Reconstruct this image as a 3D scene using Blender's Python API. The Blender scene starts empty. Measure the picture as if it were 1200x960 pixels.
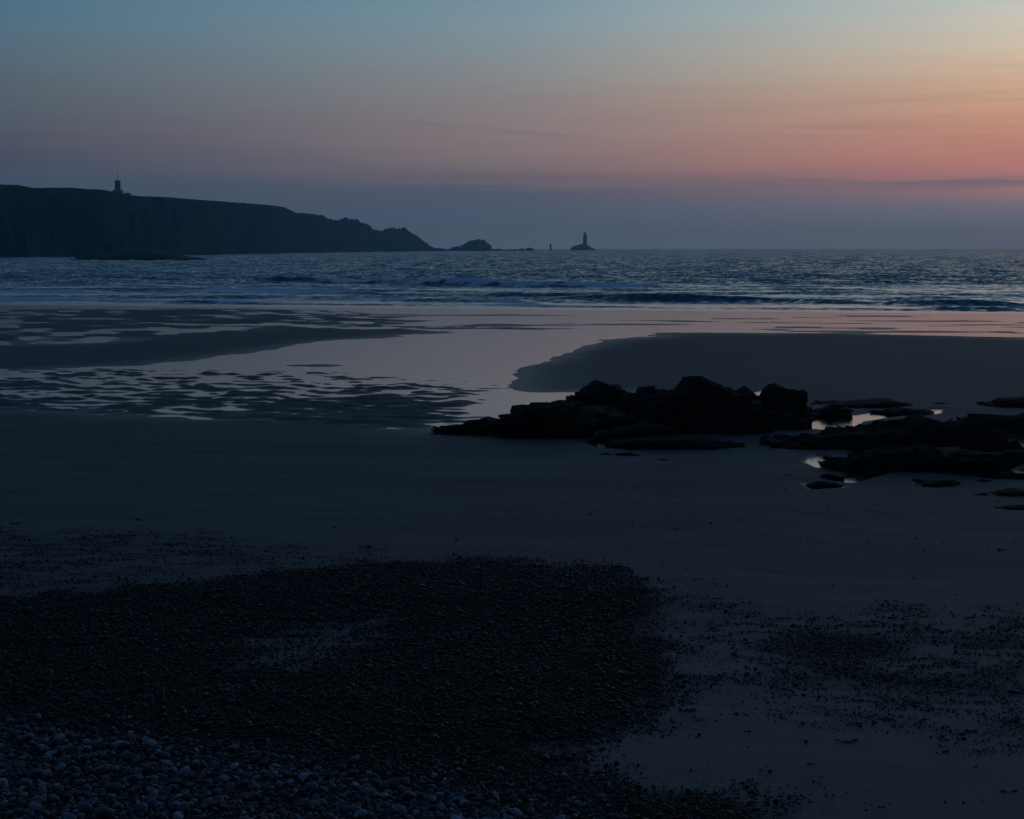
import bpy, bmesh, math, random
import numpy as np
from mathutils import Vector, Matrix

# ------------------------------------------------------------------ camera, sky, exposure
sc = bpy.context.scene
COL = sc.collection
W0, H0, F = 1200.0, 960.0, 2167.0          # photograph size and focal length in its pixels
CAM_Z = 6.5                                 # eye height above the sea
PITCH = math.atan((480.0 - 290.5) / F)

cam_d = bpy.data.cameras.new('camera')
cam_d.sensor_fit = 'HORIZONTAL'
cam_d.sensor_width = 36.0
cam_d.lens = 36.0 * F / W0
cam_d.clip_start = 0.1
cam_d.clip_end = 60000.0
cam = bpy.data.objects.new('camera', cam_d)
cam.location = (0, 0, CAM_Z)
cam.rotation_euler = (math.pi / 2 - PITCH, 0, 0)
COL.objects.link(cam)
sc.camera = cam

SUN_AZ = math.radians(26.0)                 # where the sun went down, right of the frame (from +Y to +X)
SKY_GAIN = 1.0

world = bpy.data.worlds.new('World')
sc.world = world
world.use_nodes = True


def build_sky():
    nt = world.node_tree
    N, L = nt.nodes, nt.links
    N.clear()

    def math_(op, a, b=None, c=None, clamp=False):
        n = N.new('ShaderNodeMath'); n.operation = op; n.use_clamp = clamp
        for i, v in enumerate((a, b, c)):
            if v is None:
                continue
            if isinstance(v, (int, float)):
                n.inputs[i].default_value = v
            else:
                L.new(v, n.inputs[i])
        return n.outputs[0]

    def maprange(v, a, b, c, d, smooth=False):
        n = N.new('ShaderNodeMapRange')
        n.interpolation_type = 'SMOOTHSTEP' if smooth else 'LINEAR'
        L.new(v, n.inputs['Value'])
        for k, x in zip(('From Min', 'From Max', 'To Min', 'To Max'), (a, b, c, d)):
            n.inputs[k].default_value = x
        return n.outputs['Result']

    tc = N.new('ShaderNodeTexCoord')
    sep = N.new('ShaderNodeSeparateXYZ'); L.new(tc.outputs['Generated'], sep.inputs[0])
    elev = math_('MULTIPLY', math_('ARCSINE', sep.outputs['Z']), 180 / math.pi)
    az = math_('ARCTAN2', sep.outputs['X'], sep.outputs['Y'])
    phi = math_('ABSOLUTE', math_('SUBTRACT', az, SUN_AZ))
    phi = math_('MINIMUM', phi, math_('SUBTRACT', 2 * math.pi, phi))
    phi = math_('MULTIPLY', phi, 180 / math.pi)

    # slow thin veils: stretched noise moves the layers a little up and down
    mp = N.new('ShaderNodeMapping'); mp.inputs['Scale'].default_value = (5.0, 5.0, 75.0)
    L.new(tc.outputs['Generated'], mp.inputs['Vector'])
    nz = N.new('ShaderNodeTexNoise'); nz.inputs['Scale'].default_value = 1.0
    nz.inputs['Detail'].default_value = 5.0; nz.inputs['Roughness'].default_value = 0.55
    L.new(mp.outputs[0], nz.inputs['Vector'])
    wob = math_('MULTIPLY', math_('SUBTRACT', nz.outputs['Fac'], 0.5), 0.9)
    band = math_('MULTIPLY', maprange(elev, 0.3, 2.0, 0, 1, True), maprange(elev, 3.0, 9.0, 1, 0.25, True))
    elev2 = math_('ADD', elev, math_('MULTIPLY', wob, band))

    fac = math_('DIVIDE', math_('ADD', elev2, 1.0), 91.0, clamp=True)

    def ramp(stops):
        n = N.new('ShaderNodeValToRGB')
        r = n.color_ramp
        r.interpolation = 'LINEAR'
        while len(r.elements) > 1:
            r.elements.remove(r.elements[-1])
        for i, (e, c) in enumerate(stops):
            p = (e + 1.0) / 91.0
            el = r.elements[0] if i == 0 else r.elements.new(p)
            el.position = p
            el.color = tuple(v / 255.0 for v in c) + (1.0,)
        L.new(fac, n.inputs[0])
        return n.outputs[0]

    def ey(y):
        return math.degrees(math.atan((290.5 - y) / F))
    zen = [(28, (57, 88, 121)), (60, (40, 69, 105)), (90, (36, 63, 100))]
    sunward = ramp([(-1, (88, 110, 138)), (ey(288), (88, 110, 138)), (ey(262), (92, 111, 134)), (ey(242), (112, 113, 132)),
                    (ey(224), (146, 116, 124)), (ey(213), (158, 116, 122)), (ey(204), (174, 119, 120)), (ey(190), (184, 125, 117)),
                    (ey(165), (192, 137, 120)), (ey(140), (199, 152, 129)), (ey(110), (203, 167, 142)),
                    (ey(80), (208, 187, 163)), (ey(50), (202, 195, 180)), (ey(20), (193, 197, 190)), (ey(0), (187, 196, 194)),
                    (12, (150, 168, 178)), (18, (102, 128, 148))] + zen)
    middle = ramp([(-1, (77, 104, 138)), (ey(288), (77, 104, 138)), (ey(250), (71, 92, 118)), (ey(217), (76, 88, 108)), (ey(204), (107, 103, 114)),
                   (ey(180), (123, 115, 122)), (ey(150), (129, 122, 128)), (ey(110), (129, 130, 135)), (ey(70), (127, 140, 147)), (ey(30), (120, 146, 160)),
                   (ey(0), (112, 142, 160)), (12, (100, 132, 154)), (18, (84, 113, 136))] + zen)
    side = ramp([(-1, (58, 82, 112)), (ey(285), (58, 82, 112)), (ey(240), (57, 78, 104)), (ey(216), (57, 79, 104)), (ey(190), (62, 76, 98)),
                 (ey(165), (72, 80, 99)), (ey(135), (75, 91, 105)), (ey(105), (79, 97, 111)), (ey(75), (79, 102, 120)),
                 (ey(45), (76, 108, 128)), (ey(0), (71, 108, 132)), (12, (72, 104, 130)), (18, (66, 97, 124))] + zen)
    back = ramp([(-1, (30, 40, 56)), (4, (36, 44, 62)), (10, (42, 52, 72)), (28, (40, 62, 92)), (60, (38, 66, 101)), (90, (36, 63, 100))])

    def mix(f, a, b):
        n = N.new('ShaderNodeMix'); n.data_type = 'RGBA'
        L.new(f, n.inputs[0]); L.new(a, n.inputs[6]); L.new(b, n.inputs[7])
        return n.outputs[2]
    c0 = mix(maprange(phi, 10.8, 26.0, 0, 1), sunward, middle)
    c1 = mix(maprange(phi, 26.0, 41.5, 0, 1), c0, side)
    c2 = mix(maprange(phi, 41.5, 125.0, 0, 1, True), c1, back)

    # a grey-violet sheet of thin cloud just above the haze, and one faint streak
    mp2 = N.new('ShaderNodeMapping'); mp2.inputs['Scale'].default_value = (9.0, 9.0, 260.0)
    mp2.inputs['Location'].default_value = (3.1, 1.7, 0.4)
    L.new(tc.outputs['Generated'], mp2.inputs['Vector'])
    nz2 = N.new('ShaderNodeTexNoise'); nz2.inputs['Scale'].default_value = 1.0; nz2.inputs['Detail'].default_value = 4.0
    L.new(mp2.outputs[0], nz2.inputs['Vector'])
    sheet = math_('MULTIPLY', maprange(elev, 1.6, 1.95, 0, 1, True), maprange(elev, 2.0, 2.3, 1, 0, True))
    sheet = math_('MULTIPLY', sheet, maprange(nz2.outputs['Fac'], 0.38, 0.56, 0, 0.85, True))
    sheet = math_('MULTIPLY', sheet, maprange(phi, 20, 36, 1, 0, True))
    cl = N.new('ShaderNodeRGB'); cl.outputs[0].default_value = (108 / 255, 103 / 255, 117 / 255, 1)
    c3 = mix(sheet, c2, cl.outputs[0])
    st = math_('SUBTRACT', elev, math_('MULTIPLY_ADD', az, -5.0, 3.55))
    st = math_('MULTIPLY', maprange(st, -0.13, 0.0, 0, 1, True), maprange(st, 0.0, 0.12, 1, 0, True))
    st = math_('MULTIPLY', st, math_('MULTIPLY', maprange(az, -0.12, -0.03, 0, 1, True), maprange(az, 0.02, 0.05, 1, 0, True)))
    st = math_('MULTIPLY', st, maprange(nz2.outputs['Fac'], 0.3, 0.6, 0.1, 0.36, True))
    cl2 = N.new('ShaderNodeRGB'); cl2.outputs[0].default_value = (105 / 255, 104 / 255, 114 / 255, 1)
    c4 = mix(st, c3, cl2.outputs[0])

    mp3 = N.new('ShaderNodeMapping'); mp3.inputs['Scale'].default_value = (7.0, 7.0, 150.0)
    mp3.inputs['Rotation'].default_value = (0.0, 0.02, 0.0); mp3.inputs['Location'].default_value = (0.3, 5.2, 1.9)
    L.new(tc.outputs['Generated'], mp3.inputs['Vector'])
    nz3 = N.new('ShaderNodeTexNoise'); nz3.inputs['Scale'].default_value = 1.0
    nz3.inputs['Detail'].default_value = 7.0; nz3.inputs['Roughness'].default_value = 0.62; nz3.inputs['Distortion'].default_value = 0.4
    L.new(mp3.outputs[0], nz3.inputs['Vector'])
    wsp = math_('MULTIPLY', math_('MULTIPLY', maprange(nz3.outputs['Fac'], 0.46, 0.72, 0, 0.26, True), maprange(elev, 1.0, 2.4, 0, 1, True)),
                math_('MULTIPLY', maprange(elev, 3.6, 7.0, 1, 0.12, True), maprange(phi, 14, 40, 1, 0.35, True)))
    cl3 = N.new('ShaderNodeRGB'); cl3.outputs[0].default_value = (128 / 255, 110 / 255, 118 / 255, 1)
    c4 = mix(wsp, c4, cl3.outputs[0])
    gm = N.new('ShaderNodeGamma'); gm.inputs[1].default_value = 2.2
    L.new(c4, gm.inputs[0])
    bg = N.new('ShaderNodeBackground'); bg.inputs['Strength'].default_value = SKY_GAIN
    L.new(gm.outputs[0], bg.inputs['Color'])
    # the last of the scattered sunlight: physical sky with the sun under the horizon
    sk = N.new('ShaderNodeTexSky'); sk.sky_type = 'NISHITA'; sk.sun_disc = False
    sk.sun_elevation = math.radians(-3.0); sk.sun_rotation = SUN_AZ
    bg2 = N.new('ShaderNodeBackground'); bg2.inputs['Strength'].default_value = 0.05
    L.new(sk.outputs[0], bg2.inputs['Color'])
    ad = N.new('ShaderNodeAddShader')
    L.new(bg.outputs[0], ad.inputs[0]); L.new(bg2.outputs[0], ad.inputs[1])
    out = N.new('ShaderNodeOutputWorld')
    L.new(ad.outputs[0], out.inputs['Surface'])


build_sky()
sc.view_settings.view_transform = 'Standard'
sc.view_settings.look = 'None'
sc.view_settings.gamma = 1.0
sc.view_settings.exposure = 0.0
sc.view_settings.use_curve_mapping = False
sc.render.engine = 'CYCLES'
sc.cycles.use_denoising = True
sc.cycles.max_bounces = 5
sc.cycles.volume_bounces = 1
sc.cycles.caustics_reflective = False
sc.cycles.caustics_refractive = False
world.cycles.sampling_method = 'MANUAL'
world.cycles.sample_map_resolution = 1024

# ------------------------------------------------------------------ helpers
RNG = np.random.default_rng(7)
random.seed(7)


def _hash(ix, iy, iz, seed):
    h = (ix.astype(np.int64) * 374761393 + iy.astype(np.int64) * 668265263 + iz.astype(np.int64) * 2147483647 + seed * 974634777) & 0xffffffff
    h = ((h ^ (h >> 13)) * 1274126177) & 0xffffffff
    h = ((h ^ (h >> 16)) * 2246822519) & 0xffffffff
    return ((h ^ (h >> 15)) & 0xffffff) / float(0xffffff) * 2 - 1


def noise3(x, y, z, seed=0):
    x, y, z = np.broadcast_arrays(np.asarray(x, float), np.asarray(y, float), np.asarray(z, float))
    ix, iy, iz = np.floor(x), np.floor(y), np.floor(z)
    fx, fy, fz = x - ix, y - iy, z - iz
    ux, uy, uz = [f * f * f * (f * (f * 6 - 15) + 10) for f in (fx, fy, fz)]
    r = 0
    for a in (0, 1):
        for b in (0, 1):
            for c in (0, 1):
                wgt = (ux if a else 1 - ux) * (uy if b else 1 - uy) * (uz if c else 1 - uz)
                r = r + wgt * _hash(ix + a, iy + b, iz + c, seed)
    return r


def noise2(x, y, seed=0):
    x, y = np.broadcast_arrays(np.asarray(x, float), np.asarray(y, float))
    ix, iy = np.floor(x), np.floor(y)
    fx, fy = x - ix, y - iy
    ux, uy = [f * f * f * (f * (f * 6 - 15) + 10) for f in (fx, fy)]
    z = np.zeros_like(ix)
    r = 0
    for a in (0, 1):
        for b in (0, 1):
            r = r + (ux if a else 1 - ux) * (uy if b else 1 - uy) * _hash(ix + a, iy + b, z, seed)
    return r


def fbm2(x, y, o=4, seed=0, gain=0.5):
    r, a = 0, 1.0
    for i in range(o):
        r = r + a * noise2(x * 2 ** i + 17.3 * i, y * 2 ** i - 9.1 * i, seed + i)
        a *= gain
    return r


def fbm3(x, y, z, o=4, seed=0, gain=0.5):
    r, a = 0, 1.0
    for i in range(o):
        r = r + a * noise3(x * 2 ** i + 17.3 * i, y * 2 ** i - 9.1 * i, z * 2 ** i + 3.7 * i, seed + i)
        a *= gain
    return r


def sstep(a, b, x):
    t = np.clip((x - a) / (b - a), 0, 1)
    return t * t * (3 - 2 * t)


def grid_mesh(name, X, Y, Z, attrs=None, smooth=True):
    n, m = X.shape
    me = bpy.data.meshes.new(name)
    v = np.stack([X, Y, Z], -1).reshape(-1, 3).astype(np.float32)
    i = np.arange(n * m).reshape(n, m)
    q = np.stack([i[:-1, :-1], i[:-1, 1:], i[1:, 1:], i[1:, :-1]], -1).reshape(-1, 4)
    me.vertices.add(len(v)); me.vertices.foreach_set('co', v.ravel())
    me.loops.add(q.size); me.loops.foreach_set('vertex_index', q.ravel().astype(np.int32))
    me.polygons.add(len(q))
    me.polygons.foreach_set('loop_start', np.arange(0, q.size, 4, dtype=np.int32))
    me.polygons.foreach_set('use_smooth', np.full(len(q), smooth))
    me.update(calc_edges=True)
    for k, a in (attrs or {}).items():
        at_ = me.attributes.new(k, 'FLOAT', 'POINT')
        at_.data.foreach_set('value', a.reshape(-1).astype(np.float32))
    return me


def link(name, me, mat=None, parent=None):
    o = bpy.data.objects.new(name, me)
    COL.objects.link(o)
    if mat is not None and me is not None and not me.materials:
        me.materials.append(mat)
    if parent is not None:
        o.parent = parent
    return o


def tag(o, label=None, cat=None, group=None, kind=None):
    if label: o['label'] = label
    if cat: o['category'] = cat
    if group: o['group'] = group
    if kind: o['kind'] = kind
    return o


def empty(name, loc):
    o = bpy.data.objects.new(name, None)
    COL.objects.link(o)
    o.location = loc
    return o


# ------------------------------------------------------------------ the lie of the land
SLOPE = 1 / 140.0


def base(X, Y):
    return (196.0 - 0.28 * X - Y) * SLOPE


def berm(X, Y):
    yb = 17.2 - 0.62 * np.clip(X, -9, 3) * 0.95
    t = np.maximum(0, yb - Y + 0.0)
    return 0.17 * t * t / (t + 2.0)


def ground(X, Y):
    return base(X, Y) + berm(X, Y)


CP, SP = math.cos(PITCH), math.sin(PITCH)


def ray(px, py):
    dx = (px - 600.0) / F
    dy = -(py - 480.0) / F
    return dx, CP + dy * SP, dy * CP - SP          # x, y (forward), z


def at(px, py):
    """point of the beach under a pixel of the photograph"""
    dx, dy, dz = ray(px, py)
    lo, hi = 5.0, 400.0
    for _ in range(50):
        t = (lo + hi) / 2
        if CAM_Z + dz * t > ground(dx * t, dy * t): lo = t
        else: hi = t
    return dx * lo, dy * lo


def at_z(px, py, z=0.0):
    dx, dy, dz = ray(px, py)
    t = (z - CAM_Z) / dz
    return dx * t, dy * t


def at_d(px, py, D):
    dx, dy, dz = ray(px, py)
    t = D / dy
    return dx * t, D, CAM_Z + dz * t


def poly(pts):
    return np.array([at(*p) for p in pts])


def sdf(P, X, Y):
    """signed distance, positive inside"""
    d = np.full(X.shape, 1e18)
    s = np.ones(X.shape)
    n = len(P)
    for i in range(n):
        ax, ay = P[i - 1]; bx, by = P[i]
        ex, ey_ = bx - ax, by - ay
        wx, wy = X - ax, Y - ay
        t = np.clip((wx * ex + wy * ey_) / (ex * ex + ey_ * ey_ + 1e-12), 0, 1)
        d = np.minimum(d, (wx - ex * t) ** 2 + (wy - ey_ * t) ** 2)
        c1, c2, c3 = Y >= ay, Y < by, ex * wy > ey_ * wx
        flip = (c1 & c2 & c3) | (~c1 & ~c2 & ~c3)
        s = np.where(flip, -s, s)
    return -s * np.sqrt(d)


# ------------------------------------------------------------------ materials
def new_mat(name):
    m = bpy.data.materials.new(name); m.use_nodes = True
    nt = m.node_tree
    b = nt.nodes['Principled BSDF']
    return m, nt, nt.nodes, nt.links, b


def nnoise(N, L, vec, scale, detail=4.0, rough=0.55):
    n = N.new('ShaderNodeTexNoise')
    n.inputs['Scale'].default_value = scale
    n.inputs['Detail'].default_value = detail
    n.inputs['Roughness'].default_value = rough
    if vec is not None: L.new(vec, n.inputs['Vector'])
    return n


def nramp(N, L, fac, stops):
    n = N.new('ShaderNodeValToRGB')
    r = n.color_ramp
    while len(r.elements) > 1: r.elements.remove(r.elements[-1])
    for i, (p, c) in enumerate(stops):
        el = r.elements[0] if i == 0 else r.elements.new(p)
        el.position = p
        el.color = (c, c, c, 1) if isinstance(c, (int, float)) else tuple(c) + (1,)
    L.new(fac, n.inputs[0])
    return n.outputs[0]


def nmix(N, L, f, a, b, blend='MIX'):
    n = N.new('ShaderNodeMix'); n.data_type = 'RGBA'; n.blend_type = blend
    for sock, v in ((0, f), (6, a), (7, b)):
        if isinstance(v, (int, float)): n.inputs[sock].default_value = v
        elif isinstance(v, tuple): n.inputs[sock].default_value = v + (1,)
        else: L.new(v, n.inputs[sock])
    return n.outputs[2]


def nbump(N, L, h, strength, dist):
    b = N.new('ShaderNodeBump'); b.inputs['Strength'].default_value = strength; b.inputs['Distance'].default_value = dist
    L.new(h, b.inputs['Height'])
    return b.outputs[0]


def jitter_normal(N, L, vec, layers, lean=0.0):
    """surface normal tilted by vector noise: short waves too small to mesh"""
    geo = N.new('ShaderNodeNewGeometry')
    cur = geo.outputs['Normal']
    if lean:
        a = N.new('ShaderNodeVectorMath'); a.operation = 'ADD'
        L.new(cur, a.inputs[0]); a.inputs[1].default_value = (0, -lean, 0)     # wavelets steeper on the shoreward side
        cur = a.outputs[0]
    for scale, k, det in layers:
        mp = N.new('ShaderNodeMapping'); mp.inputs['Scale'].default_value = scale
        L.new(vec, mp.inputs['Vector'])
        n = nnoise(N, L, mp.outputs[0], 1.0, det)
        s = N.new('ShaderNodeVectorMath'); s.operation = 'SUBTRACT'
        L.new(n.outputs['Color'], s.inputs[0]); s.inputs[1].default_value = (0.5, 0.5, 0.5)
        ml = N.new('ShaderNodeVectorMath'); ml.operation = 'MULTIPLY'
        L.new(s.outputs[0], ml.inputs[0]); ml.inputs[1].default_value = (k, k, 0)
        a = N.new('ShaderNodeVectorMath'); a.operation = 'ADD'
        L.new(cur, a.inputs[0]); L.new(ml.outputs[0], a.inputs[1])
        cur = a.outputs[0]
    nm = N.new('ShaderNodeVectorMath'); nm.operation = 'NORMALIZE'
    L.new(cur, nm.inputs[0])
    return nm.outputs[0]


def mat_sand():
    m, nt, N, L, b = new_mat('damp_sand')
    tc = N.new('ShaderNodeTexCoord'); v = tc.outputs['Object']
    wet = N.new('ShaderNodeAttribute'); wet.attribute_name = 'wet'
    grit = N.new('ShaderNodeAttribute'); grit.attribute_name = 'grit'
    n1 = nnoise(N, L, v, 0.35, 6); n2 = nnoise(N, L, v, 6.0, 6, 0.7); n3 = nnoise(N, L, v, 160.0, 3)
    mp = N.new('ShaderNodeMapping'); mp.inputs['Scale'].default_value = (0.08, 0.5, 1); L.new(v, mp.inputs['Vector'])
    n4 = nnoise(N, L, mp.outputs[0], 1.0, 4)
    c = nramp(N, L, n1.outputs['Fac'], [(0.3, (0.070, 0.063, 0.057)), (0.7, (0.090, 0.081, 0.072))])
    c = nmix(N, L, 0.5, c, nramp(N, L, n4.outputs['Fac'], [(0.3, (0.054, 0.048, 0.044)), (0.7, (0.122, 0.108, 0.094))]))
    c = nmix(N, L, nramp(N, L, n2.outputs['Fac'], [(0.45, 0.0), (0.75, 0.3)]), c, (0.04, 0.04, 0.04))
    dr = N.new('ShaderNodeAttribute'); dr.attribute_name = 'dry'
    c = nmix(N, L, dr.outputs['Fac'], c, (0.155, 0.135, 0.115))
    c = nmix(N, L, wet.outputs['Fac'], c, (0.03, 0.031, 0.031))
    c = nmix(N, L, grit.outputs['Fac'], c, (0.009, 0.009, 0.0095))
    L.new(c, b.inputs['Base Color'])
    r = nramp(N, L, wet.outputs['Fac'], [(0.0, 0.7), (1.0, 0.45)])
    L.new(r, b.inputs['Roughness'])
    b.inputs['IOR'].default_value = 1.35
    L.new(nramp(N, L, wet.outputs['Fac'], [(0.0, 0.24), (1.0, 0.3)]), b.inputs['Specular IOR Level'])
    h = N.new('ShaderNodeMath'); h.operation = 'MULTIPLY_ADD'
    L.new(n3.outputs['Fac'], h.inputs[0]); h.inputs[1].default_value = 0.06
    L.new(n2.outputs['Fac'], h.inputs[2])
    L.new(nbump(N, L, h.outputs[0], 0.6, 0.025), b.inputs['Normal'])
    return m


def mat_film():
    m, nt, N, L, b = new_mat('standing_water')
    tc = N.new('ShaderNodeTexCoord'); v = tc.outputs['Object']
    b.inputs['Base Color'].default_value = (0.03, 0.032, 0.034, 1)
    b.inputs['Roughness'].default_value = 0.14
    b.inputs['IOR'].default_value = 1.333
    L.new(jitter_normal(N, L, v, [((0.25, 0.12, 1), 0.010, 2.0), ((2.0, 1.0, 1), 0.006, 2.0)]), b.inputs['Normal'])
    return m


def mat_sea():
    m, nt, N, L, b = new_mat('sea_water')
    tc = N.new('ShaderNodeTexCoord'); v = tc.outputs['Object']
    b.inputs['Base Color'].default_value = (0.003, 0.042, 0.09, 1)
    b.inputs['Roughness'].default_value = 0.16
    b.inputs['IOR'].default_value = 1.333
    nrm = jitter_normal(N, L, v, [((0.9, 0.9, 1), 1.1, 3.0), ((0.14, 0.05, 1), 0.55, 3.0)], 0.2)
    cm = N.new('ShaderNodeAttribute'); cm.attribute_name = 'calm'
    geo = N.new('ShaderNodeNewGeometry')
    vm = N.new('ShaderNodeMix'); vm.data_type = 'VECTOR'
    L.new(cm.outputs['Fac'], vm.inputs[0]); L.new(nrm, vm.inputs[4]); L.new(geo.outputs['Normal'], vm.inputs[5])
    L.new(vm.outputs[1], b.inputs['Normal'])
    fo = N.new('ShaderNodeAttribute'); fo.attribute_name = 'foam'
    mp = N.new('ShaderNodeMapping'); mp.inputs['Scale'].default_value = (0.5, 0.25, 1); L.new(v, mp.inputs['Vector'])
    nz = nnoise(N, L, mp.outputs[0], 1.0, 6, 0.65)
    ad = N.new('ShaderNodeMath'); ad.operation = 'ADD'
    L.new(fo.outputs['Fac'], ad.inputs[0]); L.new(nz.outputs['Fac'], ad.inputs[1])
    msk = nramp(N, L, ad.outputs[0], [(0.78, 0.0), (1.0, 1.0)])
    f = N.new('ShaderNodeBsdfPrincipled')
    f.inputs['Base Color'].default_value = (0.58, 0.66, 0.70, 1)
    f.inputs['Roughness'].default_value = 0.7
    f.inputs['Specular IOR Level'].default_value = 0.2
    mx = N.new('ShaderNodeMixShader')
    L.new(msk, mx.inputs[0]); L.new(b.outputs[0], mx.inputs[1]); L.new(f.outputs[0], mx.inputs[2])
    L.new(mx.outputs[0], N['Material Output'].inputs['Surface'])
    return m


def mat_rock():
    m, nt, N, L, b = new_mat('weed_covered_rock')
    tc = N.new('ShaderNodeTexCoord'); v = tc.outputs['Object']
    n1 = nnoise(N, L, v, 1.2, 6); n2 = nnoise(N, L, v, 14.0, 5, 0.7)
    c = nramp(N, L, n1.outputs['Fac'], [(0.35, (0.006, 0.005, 0.0045)), (0.55, (0.010, 0.009, 0.007)), (0.75, (0.022, 0.019, 0.014))])
    L.new(c, b.inputs['Base Color'])
    b.inputs['Roughness'].default_value = 0.8
    b.inputs['Specular IOR Level'].default_value = 0.08
    L.new(nbump(N, L, n2.outputs['Fac'], 0.8, 0.05), b.inputs['Normal'])
    return m


def mat_cliff():
    m, nt, N, L, b = new_mat('heath_and_cliff')
    tc = N.new('ShaderNodeTexCoord'); v = tc.outputs['Object']
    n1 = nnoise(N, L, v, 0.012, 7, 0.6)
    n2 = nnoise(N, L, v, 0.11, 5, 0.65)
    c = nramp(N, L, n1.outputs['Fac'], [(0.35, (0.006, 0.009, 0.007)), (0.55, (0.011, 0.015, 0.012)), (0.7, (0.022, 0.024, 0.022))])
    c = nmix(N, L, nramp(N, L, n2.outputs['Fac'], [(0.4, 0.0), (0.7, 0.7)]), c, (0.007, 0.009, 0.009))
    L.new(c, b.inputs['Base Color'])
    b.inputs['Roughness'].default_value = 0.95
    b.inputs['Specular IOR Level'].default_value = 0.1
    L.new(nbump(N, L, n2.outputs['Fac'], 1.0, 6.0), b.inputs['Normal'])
    return m


def mat_simple(name, col, rough=0.6, var=0.25, scale=4.0, bump=0.0, spec=0.4):
    m, nt, N, L, b = new_mat(name)
    tc = N.new('ShaderNodeTexCoord')
    n = nnoise(N, L, tc.outputs['Object'], scale, 5)
    a = tuple(x * (1 - var) for x in col); c = tuple(min(1, x * (1 + var)) for x in col)
    L.new(nramp(N, L, n.outputs['Fac'], [(0.3, a), (0.7, c)]), b.inputs['Base Color'])
    b.inputs['Roughness'].default_value = rough
    b.inputs['Specular IOR Level'].default_value = spec
    if bump: L.new(nbump(N, L, n.outputs['Fac'], 0.6, bump), b.inputs['Normal'])
    return m


def mat_pebble(name, stops, rough, spec):
    m, nt, N, L, b = new_mat(name)
    oi = N.new('ShaderNodeObjectInfo')
    tc = N.new('ShaderNodeTexCoord')
    n = nnoise(N, L, tc.outputs['Object'], 9.0, 4)
    c = nramp(N, L, oi.outputs['Random'], stops)
    c = nmix(N, L, nramp(N, L, n.outputs['Fac'], [(0.4, 0.0), (0.75, 0.45)]), c, tuple(0.45 * x for x in stops[1][1]))
    L.new(c, b.inputs['Base Color'])
    b.inputs['Roughness'].default_value = rough
    b.inputs['Specular IOR Level'].default_value = spec
    return m


M_SAND, M_FILM, M_SEA, M_ROCK, M_CLIFF = mat_sand(), mat_film(), mat_sea(), mat_rock(), mat_cliff()
M_FARROCK = mat_simple('sea_rock', (0.03, 0.03, 0.028), 0.9, 0.4, 0.2, 0.0, 0.15)
M_GRANITE = mat_simple('granite_masonry', (0.09, 0.088, 0.084), 0.85, 0.2, 0.6, 0.0, 0.2)
M_WHITE = mat_simple('weathered_white_render', (0.16, 0.16, 0.16), 0.8, 0.15, 0.5, 0.0, 0.2)
M_DARKM = mat_simple('dark_metal', (0.02, 0.02, 0.022), 0.5, 0.2, 2.0)
M_GLASS = mat_simple('dark_window_glass', (0.01, 0.012, 0.014), 0.08, 0.1, 1.0, 0.0, 0.5)
M_SLATE = mat_simple('slate_roof', (0.035, 0.037, 0.042), 0.6, 0.2, 1.0)
M_WEED = mat_simple('wet_seaweed', (0.012, 0.010, 0.006), 0.35, 0.4, 12.0)
M_GRAVEL = mat_pebble('dark_wet_gravel', [(0.0, (0.005, 0.005, 0.0055)), (0.6, (0.011, 0.011, 0.0115)), (0.92, (0.022, 0.022, 0.021)), (0.98, (0.10, 0.095, 0.09))], 0.4, 0.12)
M_PEBBLE = mat_pebble('blue_grey_pebbles', [(0.0, (0.03, 0.037, 0.043)), (0.3, (0.07, 0.083, 0.094)), (0.45, (0.075, 0.066, 0.056)), (0.6, (0.06, 0.07, 0.08)), (0.82, (0.14, 0.16, 0.175)), (0.96, (0.27, 0.295, 0.31))], 0.6, 0.3)

# ------------------------------------------------------------------ beach
BAR_RIGHT = poly([(1290, 400), (1200, 396), (1000, 391.5), (830, 390), (760, 390), (700, 397), (690, 402), (645, 411), (622, 418), (585, 433),
                  (602, 441), (588, 455), (608, 461), (660, 461), (720, 463), (730, 480), (820, 500), (1000, 510), (1420, 520)])
BAR_LEFT = poly([(-500, 410), (-100, 405), (0, 403), (100, 400), (200, 393.5), (330, 387), (450, 386.5), (545, 390), (440, 397), (380, 400), (300, 411),
                 (240, 420), (160, 428), (60, 433), (0, 434), (-200, 436), (-500, 440)])
FRONT = poly([(-700, 470), (-200, 472), (0, 476), (80, 479), (180, 484), (240, 487), (320, 486), (400, 488), (470, 494), (515, 500), (600, 490), (680, 478),
              (760, 480), (1420, 482), (2000, 960), (600, 1400), (-900, 960)])
RIPPLED = poly([(-500, 436), (0, 434), (160, 432), (300, 434), (400, 436), (440, 441), (540, 444), (565, 455), (560, 472), (545, 497), (470, 502), (240, 490), (0, 478), (-500, 474)])
UPPER_L = poly([(-700, 366), (0, 362), (330, 362), (430, 366), (480, 376), (520, 386), (330, 388), (0, 404), (-700, 412)])
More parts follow.
